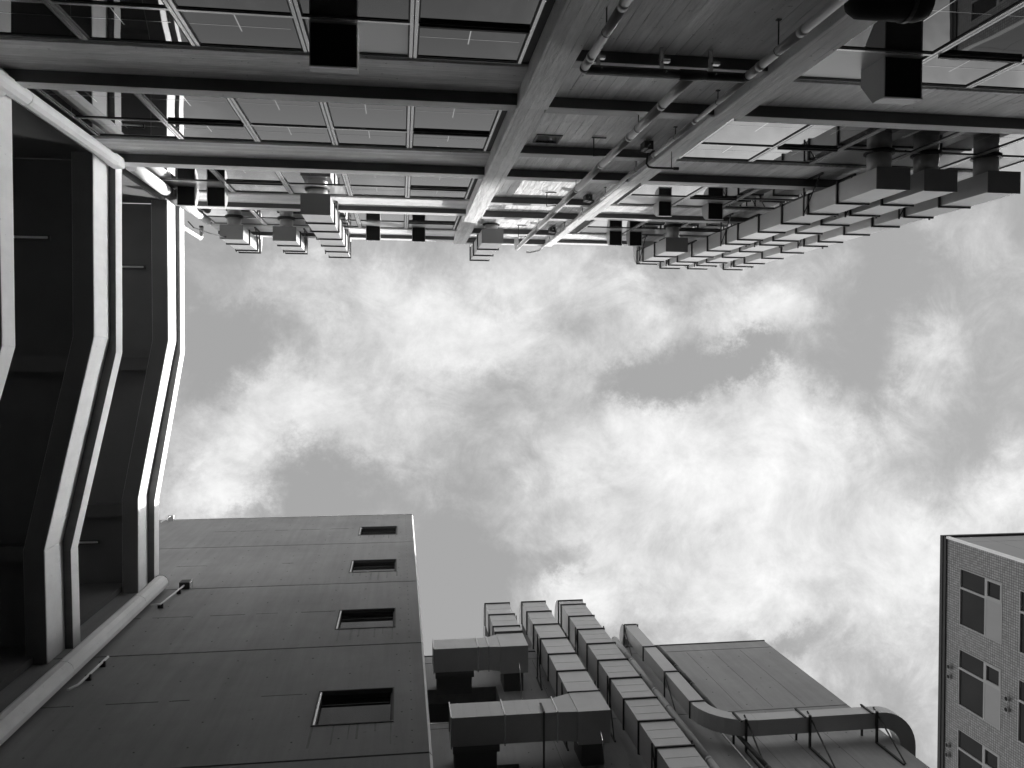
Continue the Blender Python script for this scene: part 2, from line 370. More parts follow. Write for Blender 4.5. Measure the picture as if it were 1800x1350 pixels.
for k in range(1, 5):
    zs, d1, lh = ZS[k], D1[k], LH[k]
    for (a, b) in ((XL, colA[k][0]), (colB[k][1], XR)):
        part('beam', MB().box(a, b, -3.9, -D0, zs - 0.93, zs - 0.003), M_beam if a < 0 else M_stair, nb, bevel=0.008)
        part('ledge', MB().box(a, b, -3.9, -d1, zs, zs + lh), M_fascia, nb, bevel=0.008)
        part('soffit_shade', MB().box(a + .002, b - .002, -D0 + .002, -d1 - .004, zs - .006, zs - .0005), M_soffit_shade, nb)  # dark strip painting the shade under the ledge
        if k < 4: part('sill_wall', MB().box(a, b, -3.9, -3.56, zs + lh + 0.002, zs + 0.45), M_beam, nb)
    part('ledge', MB().box(colA[k][1], colB[k][0], -3.9, -3.275, zs, zs + 0.25), M_fascia, nb, bevel=0.008)
    zh = zs - 1.60
    part('soffit_shade', MB().box(colA[k][1] + .002, colB[k][0] - .002, -3.408, -3.28, zs - .006, zs - .0005), M_soffit_shade, nb)
    part('soffit_shade', MB().box(colA[k][1] + .002, colB[k][0] - .002, -3.408, -3.29, zh - .006, zh - .0005), M_soffit_shade, nb)
    part('ledge', MB().box(colA[k][1], colB[k][0], -3.9, -3.285, zh, zh + 0.22), M_fascia, nb, bevel=0.008)
# stair wall between the two columns, one lift of concrete between each pair of ledges
lv = sorted([-1.6] + [z + 0.25 for z in ZS[1:]] + [z - 1.38 for z in ZS[1:]])
vent = (2.03, 2.36, 12.20, 12.58)
tops = sorted([z for z in ZS[1:]] + [z - 1.6 for z in ZS[1:]])
for z0, z1 in zip(lv, tops):
    hs = [vent] if z0 < 12.3 < z1 else []
    part('stair_wall', shell(MB(), 1.76, 4.1, z0 + 0.002, z1 - 0.002, -3.41, -3.62, hs), M_stair, nb)
gr = part('vent_frame', shell(MB(), 2.00, 2.39, 12.17, 12.61, -3.395, -3.43, [vent]), M_steel, nb)
part('vent_opening', MB().box(2.03, 2.36, -3.61, -3.56, 12.2, 12.58), M_black, nb)
part('building_core', MB().box(XL, XR, -14, -3.901, -1.6, ZS[4] + 0.2), M_core, nb)
part('roof_slab', MB().box(XL, XR, -14, -3.91, ZS[4] + 0.203, ZS[4] + 0.31), M_fascia, nb)

def window(x0, x1, z0, z1, ztr, blank_top=False, sash=False, reflection_bars=True, blank_low=False):
    w_ = part('window', shell(MB(), x0 + 0.006, x1 - 0.006, z0, z1, -3.452, -3.53, [(x0 + .042, x1 - .042, z0 + .04, ztr - .022), (x0 + .042, x1 - .042, ztr + .022, z1 - .04)]), M_alu, nb)
    part('gasket', shell(MB(), x0 + 0.043, x1 - 0.043, z0 + .041, ztr - .023, -3.461, -3.515, [(x0 + .06, x1 - .06, z0 + .058, ztr - .05)]), M_gasket, w_)
    part('gasket', shell(MB(), x0 + 0.043, x1 - 0.043, ztr + .023, z1 - .041, -3.461, -3.515, [(x0 + .06, x1 - .06, ztr + .04, z1 - .075)]), M_gasket, w_)
    part('panel' if blank_low else 'pane', MB().box(x0 + .045, x1 - .045, -3.51, -3.470, z0 + .045, ztr - .025), M_blank if blank_low else M_glass, w_)
    part('panel' if blank_top else 'pane', MB().box(x0 + .045, x1 - .045, -3.51, -3.470, ztr + .025, z1 - .045), M_blank if blank_top else M_glass, w_)
    if reflection_bars:  # cross-shaped reflection in each pane, built as bright metal strips
        xm = (x0 + x1) / 2 - 0.03
        for (za, zb, bl) in ((z0 + .06, ztr - .05, blank_low), (ztr + .04, z1 - .075, blank_top)):
            if bl: continue
            zm = za + (zb - za) * 0.36
            part('reflection_bar', MB().box(x0 + .065, x1 - .11, -3.4698, -3.4680, zm - .004, zm + .004), M_bar, w_)
            part('reflection_bar', MB().box(xm - .006, xm + .006, -3.4698, -3.4682, za + .01, zm - .0042).box(xm - .006, xm + .006, -3.4698, -3.4682, zm + .0042, zm + (zb - za) * 0.16), M_bar, w_)
    if sash:
        part('projecting_sash', MB().box(x0 + .05, x1 - .05, -3.45, -3.425, ztr - .028, ztr + .012), M_gasket, w_)
    return w_
gridL = [-4.62, -3.37, -2.22, -1.03, 0.13, 1.37]
gridR = [4.60, 5.88, 6.98, 8.24, 9.41, 10.45]
for k in range(4):
    zs = ZS[k]; z0 = zs + 0.45; z1 = ZS[k + 1] - 0.935; ztr = z1 - 0.97
    for g, side in ((gridL, 'L'), (gridR, 'R')):
        for i in range(len(g) - 1):
            bt = (side, k, i) in {('L', 0, 3), ('L', 2, 0), ('L', 2, 2), ('L', 3, 3), ('L', 3, 0), ('L', 3, 1), ('R', 0, 0), ('R', 1, 2), ('R', 1, 3), ('R', 1, 4),
                                  ('R', 2, 0), ('R', 2, 1), ('R', 3, 0), ('R', 3, 1), ('R', 3, 2), ('L', 3, 4)}
            sh = (side, k, i) in {('L', 0, 4), ('L', 1, 4), ('L', 2, 4), ('L', 1, 1), ('L', 2, 1), ('R', 1, 1), ('R', 0, 1), ('R', 2, 1), ('L', 3, 4), ('R', 3, 2)}
            window(g[i], g[i + 1], z0, z1, ztr, bt, sh, reflection_bars=(k < 3))
        part('jamb', MB().box(g[-1] + .002, (colA[k + 1][0] + .05) if side == 'L' else XR, -3.56, -3.47, z0, z1), M_gasket, nb)
        part('jamb', MB().box(XL if side == 'L' else colB[k + 1][0] + .1, g[0] - .002, -3.56, -3.47, z0, z1), M_gasket, nb)

# ------------------------------------------------------------------ left building with three open storeys
lb = thing('open_sided_walkway_building', 'pale concrete building with three kinked open walkway levels at the left edge', 'building', (-5.2, 0.6, -1.6))
LEV = [  # fascia top, ledge underside, beam underside, outer plan polyline, beam plan polyline
    (10.80, 10.46, 9.75, [(-4.66, -3.30), (-4.66, -0.20), (-5.60, 3.20), (-5.62, 4.745)], [(-4.77, -3.30), (-4.77, -0.42), (-5.74, 3.06), (-5.76, 4.745)]),
    (14.77, 14.46, 13.77, [(-4.655, -3.30), (-4.68, -0.18), (-5.43, 3.10), (-5.41, 4.745)], [(-4.765, -3.30), (-4.78, -0.42), (-5.56, 2.95), (-5.54, 4.745)]),
    (18.80, 18.46, 17.83, [(-4.655, -3.35), (-4.67, -0.23), (-5.235, 2.95), (-5.255, 4.745)], [(-4.74, -3.35), (-4.745, -0.47), (-5.375, 2.80), (-5.39, 4.745)])]
def shift(poly, dx): return [(x - dx, y) for x, y in poly]
for i, (zt, zs, zb, fo, be) in enumerate(LEV):
    part('fascia', MB().band(fo, shift(fo, 0.45), zs, zt), M_white, lb, bevel=0.006)
    part('beam', MB().band(be, shift(be, 0.32), zb, zs - 0.003), M_white, lb, bevel=0.006)
    part('soffit_shade', MB().band(shift(fo, 0.006), shift(be, -0.002), zs - .006, zs - .0005), M_soffit_shade, lb)  # shade under the fascia, laid in as a dark strip
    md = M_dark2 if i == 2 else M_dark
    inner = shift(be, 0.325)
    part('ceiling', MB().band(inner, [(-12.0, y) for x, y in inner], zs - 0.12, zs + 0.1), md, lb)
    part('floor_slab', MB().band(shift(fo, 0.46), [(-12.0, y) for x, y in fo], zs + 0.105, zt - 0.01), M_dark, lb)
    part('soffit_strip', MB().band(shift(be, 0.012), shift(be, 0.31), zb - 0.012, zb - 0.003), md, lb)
    # parapet line inside the next opening
    z_up = (LEV[i + 1][2] if i < 2 else zt + 0.15)
    if i < 2:
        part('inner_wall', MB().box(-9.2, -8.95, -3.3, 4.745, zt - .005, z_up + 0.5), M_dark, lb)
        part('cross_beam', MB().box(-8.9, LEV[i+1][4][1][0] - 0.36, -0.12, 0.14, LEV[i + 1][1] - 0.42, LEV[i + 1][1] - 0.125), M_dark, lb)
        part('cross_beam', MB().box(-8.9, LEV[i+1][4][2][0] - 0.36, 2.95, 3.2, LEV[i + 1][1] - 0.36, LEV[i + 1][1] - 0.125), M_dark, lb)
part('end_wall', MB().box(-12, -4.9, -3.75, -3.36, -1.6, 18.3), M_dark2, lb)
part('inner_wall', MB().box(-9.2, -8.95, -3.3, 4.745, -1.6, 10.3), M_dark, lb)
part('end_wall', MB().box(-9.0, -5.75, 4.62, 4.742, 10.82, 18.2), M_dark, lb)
# rounded service columns in the two inner corners
def corner_post(cx, cy, r, z0, z1, cuts, label):
    t = thing('corner_column', label, 'column', (cx, cy, z0), 0, 'rounded corner columns')
    prev = z0
    for c in cuts + [z1]:
        part('shaft', MB().tube([(cx, cy, prev + 0.004), (cx, cy, c - 0.012)], r, 11), M_white, t)
        if c != z1: part('joint_ring', MB().tube([(cx, cy, c - 0.0118), (cx, cy, c + 0.0038)], r - 0.012, 11), M_flange, t)
        prev = c
    return t
t = corner_post(-4.56, -3.26, 0.105, -1.6, 14.05, [10.9], 'pale faceted corner column between the open walkways and the glazed facade')
part('capital', MB().box(-4.70, -4.50, -3.38, -3.20, 14.06, 14.46), M_white, t, bevel=0.03)
part('capital', MB().tube([(-4.70, -3.28, 9.6), (-4.70, -3.28, 9.9), (-4.70, -3.28, 10.44)], [.10, .17, .19], 16), M_white, t)
t = corner_post(-4.97, 4.57, 0.155, -1.6, 17.9, [9.2, 12.9, 16.4], 'pale faceted corner column beside the smooth panelled wall at lower left')
part('cap', MB().tube([(-4.97, 4.56, 17.904), (-4.97, 4.56, 18.0), (-4.97, 4.56, 18.04)], [0.16, 0.12, 0.03], 18), M_white, t)
t = thing('corner_downpipe', 'white painted downpipe rising above the upper left corner of the walkways', 'pipe', (-4.52, -3.36, 14.8))
part('pipe', MB().tube([(-4.52, -3.36, 14.8), (-4.52, -3.36, 16.9)], 0.11, 14), M_wpipe, t, smooth=True)
part('pipe', MB().tube([(-4.52, -3.36, 17.9), (-4.52, -3.36, 20.4)], 0.085, 14), M_wpipe, t, smooth=True)
part('pipe_joint', MB().tube([(-4.52, -3.36, 16.9), (-4.52, -3.36, 17.9)], 0.12, 14), M_core, t, smooth=True)
t = thing('roof_standpipe', 'short white standpipe with a hooked end above the top walkway', 'pipe', (-4.80, -3.03, 18.8))
part('pipe', MB().tube([(-4.80, -3.03, 18.8), (-4.80, -3.03, 20.9), (-4.80, -3.08, 20.98), (-4.80, -3.3, 21.0)], 0.05, 12), M_wpipe, t, smooth=True)
part('end_cap', MB().box(-4.84, -4.76, -3.34, -3.305, 20.95, 21.06), M_flange, t)
solo('cable', MB().tube([(-4.60, -3.1, 18.9), (-4.5, -2.98, 19.0), (-4.25, -2.93, 19.5), (-4.1, -2.95, 20.1), (-3.95, -3.0, 20.3)], 0.014, 6), M_flange,
     'thin black cable looping from the top walkway to the duct', 'cable', (-4.6, -3.1, 18.9))
def batten(x, y, z, ln, label):
    t = thing('strip_light', label, 'light', (x, y, z), 0, 'strip lights under the walkway ceilings')
    part('housing', MB().box(x - ln, x, y - .045, y + .045, z - .05, z), M_core, t)
    part('tube', MB().tube([(x - ln + .05, y, z - .07), (x - .03, y, z - .07)], .02, 8), M_tube, t)
batten(-5.62, -2.03, 14.33, 1.3, 'strip light inside the widest dark opening at the left edge, near its upper end')
batten(-5.32, -2.02, 18.33, 1.0, 'strip light just behind the middle band of the walkways')
batten(-6.30, 3.76, 18.33, 1.0, 'strip light at the lower end of the topmost walkway opening')

# ------------------------------------------------------------------ south building, smooth panels
sb = thing('panelled_concrete_building', 'smooth grey panelled concrete building with one column of small windows at lower left', 'building', (-3, 4.75, -1.6))
SW = [(-1.165, -0.13, z, z + 1.12) for z in (10.94, 14.90, 18.93, 23.02)]
lev = [-1.6, 2.0, 6.0, 10.0, 14.0, 18.0, 22.0, 26.0]
for i in range(len(lev) - 1):
    z0, z1 = lev[i] + 0.02, lev[i + 1] - (0.02 if i < 6 else 0)
    hs = [h for h in SW if z0 < h[2] < z1]
    part('wall_panel', shell(MB(), -12.0, 0.33, z0, z1, 4.75, 5.0, hs), M_panel2, sb)
    part('edge_trim', MB().prism([(0.331, 4.752), (0.366, 4.79), (0.366, 4.95), (0.331, 4.95)], z0, z1), M_trim, sb)
    if i: part('panel_joint', MB().box(-12, 0.34, 4.80, 4.99, lev[i] - 0.019, lev[i] + 0.019), M_flange, sb)
part('building_core', MB().box(-12, 0.36, 5.002, 9.0, -1.6, 25.95), M_core, sb)
part('coping', MB().box(-12, 0.372, 4.735, 5.01, 26.002, 26.05), M_fascia, sb)
for x0, x1, z0, z1 in SW:
    w_ = part('window', shell(MB(), x0 + .002, x1 - .002, z0 + .002, z1 - .002, 4.80, 4.9, [(x0 + .03, x1 - .03, z0 + .03, z1 - .03)]), M_flange, sb)
    part('frame', shell(MB(), x0 - .02, x1 + .02, z0 - .02, z1 + .02, 4.738, 4.80, [(x0 + .001, x1 - .001, z0 + .001, z1 - .001)]), M_core, w_)
    part('jamb', MB().box(x0 + .003, x0 + .028, 4.745, 4.799, z0 + .004, z1 - .004), M_alu, w_)
    part('pane', MB().box(x0 + .03, x1 - .03, 4.86, 4.87, z0 + .03, z1 - .03), M_glass2, w_)
    part('blind_rail', MB().box(x0 + .04, x1 - .04, 4.852, 4.858, z1 - .24, z1 - .22), M_flange, w_)
th = MB()                                                     # tie holes left by the formwork
for i in range(3, 7):
    for zr in (0.5, 1.25, 2.0, 2.75, 3.5):
        for c in range(9):
            x = -5.1 + c * 0.62 + (0.1 if c == 8 else 0) + random.uniform(-.04, .04); z = lev[i] + zr + random.uniform(-.03, .03)
            if any(h[0] - .06 < x < h[1] + .06 and h[2] - .06 < z < h[3] + .06 for h in SW) or random.random() < 0.08: continue
            th.tube([(x, 4.76, z), (x, 4.7475, z)], 0.013, 6)
    for zr in [0.3 + q * 0.33 for q in range(11)]:
        z = lev[i] + zr; th.tube([(0.13, 4.76, z), (0.13, 4.7475, z)], 0.011, 6)
part('tie_hole', th, M_flange, sb, kind='stuff')
for x0, x1, z0, z1 in SW:                                     # drip marks under the sills
    st = MB()
    for q in range(6):
        x = x0 + .04 + q * .2 + random.uniform(-.05, .05); l_ = random.uniform(.15, .7); wd = random.uniform(.008, .022)
        st.box(x - wd, x + wd, 4.7484, 4.76, z0 - .03 - l_, z0 - .025)
    part('drip_mark', st, M_drip, sb, kind='stuff')
cr = MB()                                                     # construction seams half way up each panel
for i in range(3, 7):
    z = lev[i] + 2.02; x = -5.2
    while x < -1.6:
        ln = random.uniform(.2, .7)
        if random.random() < .55: cr.box(x, x + ln, 4.7478, 4.76, z - .008 + random.uniform(-.01, .01), z + .004)
        x += ln + random.uniform(.1, .5)
part('seam', cr, M_flange, sb, kind='stuff')
t = thing('wall_conduit', 'pale conduit running up to a small junction box on the grey panelled wall', 'conduit', (-4.6, 4.66, 16.5))
part('pipe', MB().tube([(-4.75, 4.62, 16.45), (-4.62, 4.66, 16.6), (-4.52, 4.66, 17.95)], 0.018, 8), M_wpipe, t, smooth=True)
part('junction_box', MB().box(-4.62, -4.42, 4.60, 4.746, 17.96, 18.2), M_flange, t)
part('box_side', MB().box(-4.418, -4.40, 4.60, 4.746, 17.96, 18.22), M_alu, t)
part('clip', MB().box(-4.68, -4.58, 4.66, 4.746, 16.62, 16.66), M_flange, t); part('clip', MB().box(-4.58, -4.50, 4.66, 4.746, 17.6, 17.64), M_flange, t)
t = thing('wall_conduit', 'short pale conduit clipped to the grey wall beside the corner column, low down', 'conduit', (-4.66, 4.66, 12.5))
part('pipe', MB().tube([(-4.72, 4.66, 12.4), (-4.66, 4.67, 12.6), (-4.63, 4.67, 13.75)], 0.02, 8), M_wpipe, t, smooth=True)
part('clip', MB().box(-4.69, -4.61, 4.66, 4.746, 12.95, 12.99), M_flange, t); part('clip', MB().box(-4.68, -4.59, 4.66, 4.746, 13.5, 13.54), M_flange, t)
solo('roof_rod', MB().tube([(-6.9, 4.6, 24.9), (-6.88, 4.6, 25.9)], 0.02, 6).box(-6.95, -6.8, 4.58, 4.75, 25.85, 25.95), M_wpipe, 'tiny pale rod at the roof edge of the panelled building beside the walkways', 'rod', (-6.9, 4.6, 24.9))

# ------------------------------------------------------------------ south annex behind the ducts
sm = thing('recessed_concrete_annex', 'dark grey concrete annex behind the duct risers at bottom centre', 'building', (5.4, 8.04, -1.6))
holes = [(0.36, 2.32, 18.29, 20.2), (0.36, 2.32, 14.3, 16.2), (0.36, 2.32, 10.3, 12.2)]
for z0, z1 in ((-1.6, 9.99), (10.01, 13.99), (14.01, 17.985), (18.015, 21.985), (22.015, 22.5)):
    hs = [(0.3, h[1], h[2], h[3]) for h in holes if z0 < h[2] < z1]
    part('wall_panel', shell(MB(), 0.37, 10.4, z0, z1, 8.04, 8.4, hs), M_panel, sm)
part('panel_joint', MB().box(0.37, 10.38, 8.10, 8.39, 17.986, 18.014).box(0.37, 10.38, 8.10, 8.39, 21.986, 22.014), M_flange, sm)
part('building_core', MB().box(2.4, 10.39, 8.41, 16, -1.6, 22.4).box(0.37, 2.4, 9.6, 16, -1.6, 22.4), M_core, sm)
for (a, b, z0, z1) in holes:
    o_ = part('opening', MB().box(0.38, 2.399, 8.401, 9.58, z1, z1 + .1).box(0.38, 2.399, 8.41, 9.58, z0 - .1, z0).box(0.38, 2.399, 9.5, 9.59, z0 + .002, z1 - .002), M_core, sm)
    part('grille', MB().box(0.38, 2.3, 8.28, 8.30, z0 + 0.02, z0 + 0.55), M_black, o_)
    part('sill', MB().box(0.38, 2.33, 8.025, 8.32, z0 - .045, z0 - .004), M_alu, o_)
part('coping', MB().box(0.37, 10.42, 8.02, 8.45, 22.502, 22.54), M_steel, sm)
th = MB()
for z0, n_ in ((14, 5), (18, 5)):
    for q in range(n_):
        for c in range(16):
            x = 2.6 + c * .5 + random.uniform(-.08, .08); z = z0 + .35 + q * .78 + random.uniform(-.1, .1)
            if random.random() < .35: continue
            th.tube([(x, 8.05, z), (x, 8.0375, z)], 0.016, 6)
part('tie_hole', th, M_flange, sm, kind='stuff')
ln_ = MB()
for x in (3.2, 7.55, 8.3, 9.1):
    ln_.box(x - .004, x + .004, 8.0372, 8.05, 14.1, 17.9)
    ln_.box(x + .3 - .004, x + .3 + .004, 8.0372, 8.05, 18.1, 21.9)
part('seam', ln_, M_core, sm, kind='stuff')
solo('wall_cowl', MB().tube([(0.95, 8.05, 14.55), (0.95, 7.75, 14.55)], 0.16, 14), M_flange, 'small round black cowl on the annex wall left of the lower duct assembly', 'vent', (0.95, 8.04, 14.55))

# ------------------------------------------------------------------ ducts
def ring(x0, x1, y0, y1, z0, z1, mb=None, e=0.03):
    mb = mb or MB()
    mb.box(x0 - e, x1 + e, y0 - e, y0 - .001, z0, z1).box(x0 - e, x1 + e, y1 + .001, y1 + e, z0, z1)
    mb.box(x0 - e, x0 - .001, y0 - .001, y1 + .001, z0, z1).box(x1 + .001, x1 + e, y0 - .001, y1 + .001, z0, z1)
    return mb
def riser(label, x0, x1, yf, yb, zbot, fl, s, rot=0.0, ribs=0, top=True, group=None, wall=0, brackets=(), collar=None, run=1.2):
    """upright rectangular duct. s = +1 when its front looks towards +Y, -1 towards -Y"""
    ya, yb_ = min(yf, yb), max(yf, yb)
    t = thing('ventilation_duct', label, 'duct', ((x0 + x1) / 2, (yf + yb) / 2, zbot), rot, group)
    zs_ = [zbot] + list(fl)
    e = 0.028
    for i in range(len(zs_) - 1):
        z0, z1 = zs_[i] + (0.02 if i else 0), zs_[i + 1] - 0.02
        mb = MB().box(x0, x1, ya, yb_, z0 + .001, z1 - .001)
        if ribs and z1 - z0 > 0.5:
            for q in range(ribs):
                zc_ = z0 + (z1 - z0) * (q + 1) / (ribs + 1)
                fy = yf + s * 0.0045
                mb.box(x0 + .03, x1 - .03, min(yf - s * .001, fy), max(yf - s * .001, fy), zc_ - .007, zc_ + .007)
        part('duct_section', mb, M_duct, t, bevel=0.004)
    if s > 0: part('end_plate', MB().box(x0 - .012, x1 + .012, ya - .012, yb_ + .012, zbot - .012, zbot), M_endplate, t)
    for z in fl:
        part('flange', ring(x0, x1, ya, yb_, z - .019, z + .019, e=e), M_flange, t)
    if top:
        yc = yb - s * 0.08; ro = abs(yf - yc); ri = abs(yb - yc); rings = []
        zt = fl[-1] + .02
        for q in range(9):
            th_ = R(90) * q / 8
            yo, zo = yc + s * ro * math.cos(th_), zt + ro * math.sin(th_); yi, zi = yc + s * ri * math.cos(th_), zt + ri * math.sin(th_)
            rings.append([(x0, yo, zo), (x1, yo, zo), (x1, yi, zi), (x0, yi, zi)])
        rings.append([(x0, yc - s * run, zt + ro), (x1, yc - s * run, zt + ro), (x1, yc - s * run, zt + ri), (x0, yc - s * run, zt + ri)])
        if s > 0: rings = [list(reversed(r_)) for r_ in rings]
        part('elbow', MB().sweep(rings), M_duct, t, bevel=0.004)
    for z in brackets:
        for x in (x0 - .05, x1 + .02):
            g = MB()
            g.box(x, x + .025, min(yf + s * .03, wall), max(yf + s * .03, wall), z - .025, z)
            g.tube([(x + .0125, yf, z - .02), (x + .0125, wall, z - .62)], .014, 4)
            g.box(x - .004, x + .03, min(wall - s * .003, wall + s * .03), max(wall - s * .003, wall + s * .03), z - .7, z + .1)
            part('bracket', g, M_steel, t)
    if collar:
        zc_, r_, w0 = collar; xm = (x0 + x1) / 2
        part('collar', MB().tube([(xm, yb + s * .02, zc_), (xm, w0, zc_)], r_, 20), M_hood, t, smooth=True)
        part('collar_ring', MB().tube([(xm, w0 + s * .004, zc_), (xm, w0 + s * .03, zc_)], r_ + .05, 20), M_flange, t)
    return t
GN = 'ducts climbing the glazed facade'; WN = -3.45
NZ = [13.40, 14.42, 15.48, 16.54, 17.62, 18.30, 19.46, 20.56, 21.68, 22.42, 23.18]
NW = {14.42: 1}
riser('long galvanised duct riser closest to the stair wall, first of the three at upper right', 7.45, 8.00, -2.80, -3.13, 12.22, NZ, 1, AN, group=GN, wall=-3.42, brackets=(14.55, 18.55, 22.55), collar=(12.62, .19, -3.47))
riser('middle one of the three long galvanised duct risers at upper right', 8.28, 8.83, -2.80, -3.13, 12.24, NZ, 1, AN, group=GN, wall=-3.42, brackets=(14.55, 18.55, 22.55), collar=(12.62, .19, -3.47))
riser('outermost of the three long galvanised duct risers, nearest the right edge', 9.36, 9.91, -2.80, -3.13, 12.20, NZ, 1, AN, group=GN, wall=-3.42, brackets=(14.55, 18.55, 22.55), collar=(12.62, .19, -3.47))
riser('short duct riser starting high up left of the three long ones', 6.50, 7.04, -2.80, -3.13, 19.78, [20.70, 21.72, 22.29], 1, AN, group=GN, wall=-3.42, brackets=(22.0,), collar=(20.12, .17, -3.47))
riser('long sunlit duct with six flanges left of centre on the glazed facade', -1.93, -1.38, -2.90, -3.29, 16.56, [17.57, 18.66, 19.77, 20.92, 21.98, 23.12], 1, AN, group=GN, wall=-3.42, brackets=(18.6, 22.3), collar=(16.95, .2, -3.47))
riser('short sunlit duct between the leftmost duct and the long one', -3.00, -2.48, -2.90, -3.22, 20.22, [21.05, 22.05, 22.5], 1, AN, group=GN, wall=-3.42, brackets=(22.3,), collar=(20.55, .16, -3.47))
riser('leftmost short sunlit duct, with a black cable reaching its corner', -4.20, -3.69, -2.90, -3.22, 20.17, [20.97, 22.1, 22.55], 1, AN, group=GN, wall=-3.42, brackets=(22.3,), collar=(20.5, .16, -3.47))
riser('short duct just right of the wide concrete column at the roof edge', 1.93, 2.43, -2.90, -3.23, 19.78, [20.85, 22.05, 23.1], 1, AN, group=GN, wall=-3.40, collar=(20.1, .16, -3.405))

GS = 'duct risers on the annex'
SZ3 = [2.5, 3.6, 4.75, 5.9, 7.05, 8.2, 9.4, 10.6, 11.8, 13.0, 14.14, 15.23, 16.30, 17.41, 18.52, 19.65, 20.76, 21.87, 22.96, 23.36]
riser('tall galvanised duct riser running off the bottom edge, tallest of the annex three', 4.52, 5.20, 6.90, 7.50, 1.4, SZ3, -1, ribs=2, group=GS, wall=8.04, brackets=(14.3, 17.55, 20.9))
def assembly(label, zb, zt, xb0, xbx, xr0, xr1, fl, brk):
    """horizontal intake box, flanged joints, tapered piece and riser in one duct"""
    t = riser(label, xr0, xr1, 6.90, 7.50, zt + 0.01, fl, -1, ribs=1, group=GS, wall=8.04, brackets=brk)
    part('corner_box', MB().box(xr0, xr1, 6.88, 7.55, zb - .08, zt), M_duct, t, bevel=0.005)
    part('flange', ring(xr0, xr1, 6.88, 7.55, zt - .01, zt + .008, e=.02), M_flange, t)
    xm = xr0 - (0.40 if xbx < xr0 - .6 else .28)
    ta = MB(); ta.sweep([[(xm, 6.90, zb), (xm, 7.47, zb), (xm, 7.47, zt - .2), (xm, 6.90, zt - .2)], [(xr0 - .002, 6.895, zb - .04), (xr0 - .002, 7.5, zb - .04), (xr0 - .002, 7.5, zt), (xr0 - .002, 6.895, zt)]])
    part('tapered_piece', ta, M_duct, t)
    cuts = [xb0, xbx, xm] if zb > 18 else [xb0, xbx, xm]
    for a, b in zip(cuts[:-1], cuts[1:]):
        mb = MB().box(a + .012, b - .012, 6.90, 7.47, zb, zt - .2)
        nseam = int((b - a) / .28)
        for q in range(1, nseam + 1):
            xs_ = a + (b - a) * q / (nseam + 1); mb.box(xs_ - .006, xs_ + .006, 6.8955, 6.901, zb + .01, zt - .21)
        part('box_section', mb, M_duct, t)
    for x in cuts:
        f = MB(); e = .03; z0, z1 = zb, zt - .2
        f.box(x - .011, x + .011, 6.90 - e, 6.899, z0 - e, z1 + e).box(x - .011, x + .011, 7.471, 7.47 + e, z0 - e, z1 + e)
        f.box(x - .011, x + .011, 6.899, 7.471, z0 - e, z0 - .001).box(x - .011, x + .011, 6.899, 7.471, z1 + .001, z1 + e)
        part('flange', f, M_alu, t)
    # intake collar to the wall, with rounded lower lip
    ca = MB().box(xb0 + .08, xbx - .15, 7.475, 8.04, zb + .06, zt - .26)
    part('wall_collar', ca, M_core, t)
    part('rounded_lip', MB().tube([(xb0 + .04, 7.53, zb + .12), (xbx - .1, 7.53, zb + .12)], .13, 14), M_core, t)
    part('wall_collar', MB().box(xr0 + .1, xr1 - .1, 7.555, 8.04, zb + .05, zt - .1), M_core, t)
    if zb < 18: part('hanger', MB().box(xm - .3, xm - .26, 6.868, 8.04, zb - .05, zb - .034).box(xm - .3, xm - .26, 6.85, 6.867, zb - .05, zt - .5), M_core, t)
    part('drain_wire', MB().tube([(xr0 + .45, 7.3, zb - .09), (xr0 + .45, 7.4, zb - .25), (xr0 + .46, 8.0, zb - .5), (xr0 + .48, 8.02, zb - 2.2)], .011, 6), M_alu, t)
    return t
assembly('duct with the lower and larger horizontal box, turning up into the middle riser', 15.88, 16.76, 0.95, 2.0, 3.45, 4.11, [17.98, 19.07, 20.18, 21.29, 22.43, 23.38], (17.3, 20.5))
assembly('shortest annex duct with the upper horizontal box, nearest the panelled building', 19.80, 20.68, 0.77, 1.84, 2.38, 3.06, [20.82, 21.28, 22.30, 23.36], (22.1,))

# slim duct that sweeps from upright to horizontal
E0, E1, EY0, EY1 = 6.245, 6.57, 7.40, 7.74
t = thing('slim_swept_duct', 'slim duct sweeping from upright to horizontal and round the far corner of the annex', 'duct', (8, 7.6, 16.0))
fl = [17.17, 18.92, 20.67, 22.50]
for a, b in zip(fl[:-1], fl[1:]): part('duct_section', MB().box(E0, E1, EY0, EY1, a + .02, b - .02), M_duct, t, bevel=.004)
for z in fl: part('flange', ring(E0, E1, EY0, EY1, z - .019, z + .019, e=.022), M_flange, t)
rings = []
for q in range(11):
    th_ = R(90) * q / 10; cx, cz = 7.30, 17.15
    xo, zo = cx - 1.055 * math.cos(th_), cz - 1.055 * math.sin(th_); xi, zi = cx - .73 * math.cos(th_), cz - .73 * math.sin(th_)
    rings.append([(xo, EY0, zo), (xi, EY0, zi), (xi, EY1, zi), (xo, EY1, zo)])
part('swept_bend', MB().sweep(rings), M_duct, t)
part('duct_section', MB().box(7.302, 10.08, EY0, EY1, 16.095, 16.42), M_duct, t, bevel=.004)
rings = []
for q in range(11):
    th_ = R(90) * q / 10; cx, cy = 10.085, 8.18
    xo, yo = cx + .78 * math.sin(th_), cy - .78 * math.cos(th_); xi, yi = cx + .44 * math.sin(th_), cy - .44 * math.cos(th_)
    rings.append([(xo, yo, 16.095), (xo, yo, 16.42), (xi, yi, 16.42), (xi, yi, 16.095)])
rings.append([(10.865, 9.6, 16.095), (10.865, 9.6, 16.42), (10.525, 9.6, 16.42), (10.525, 9.6, 16.095)])
part('corner_bend', MB().sweep(rings), M_duct, t)
rings = []
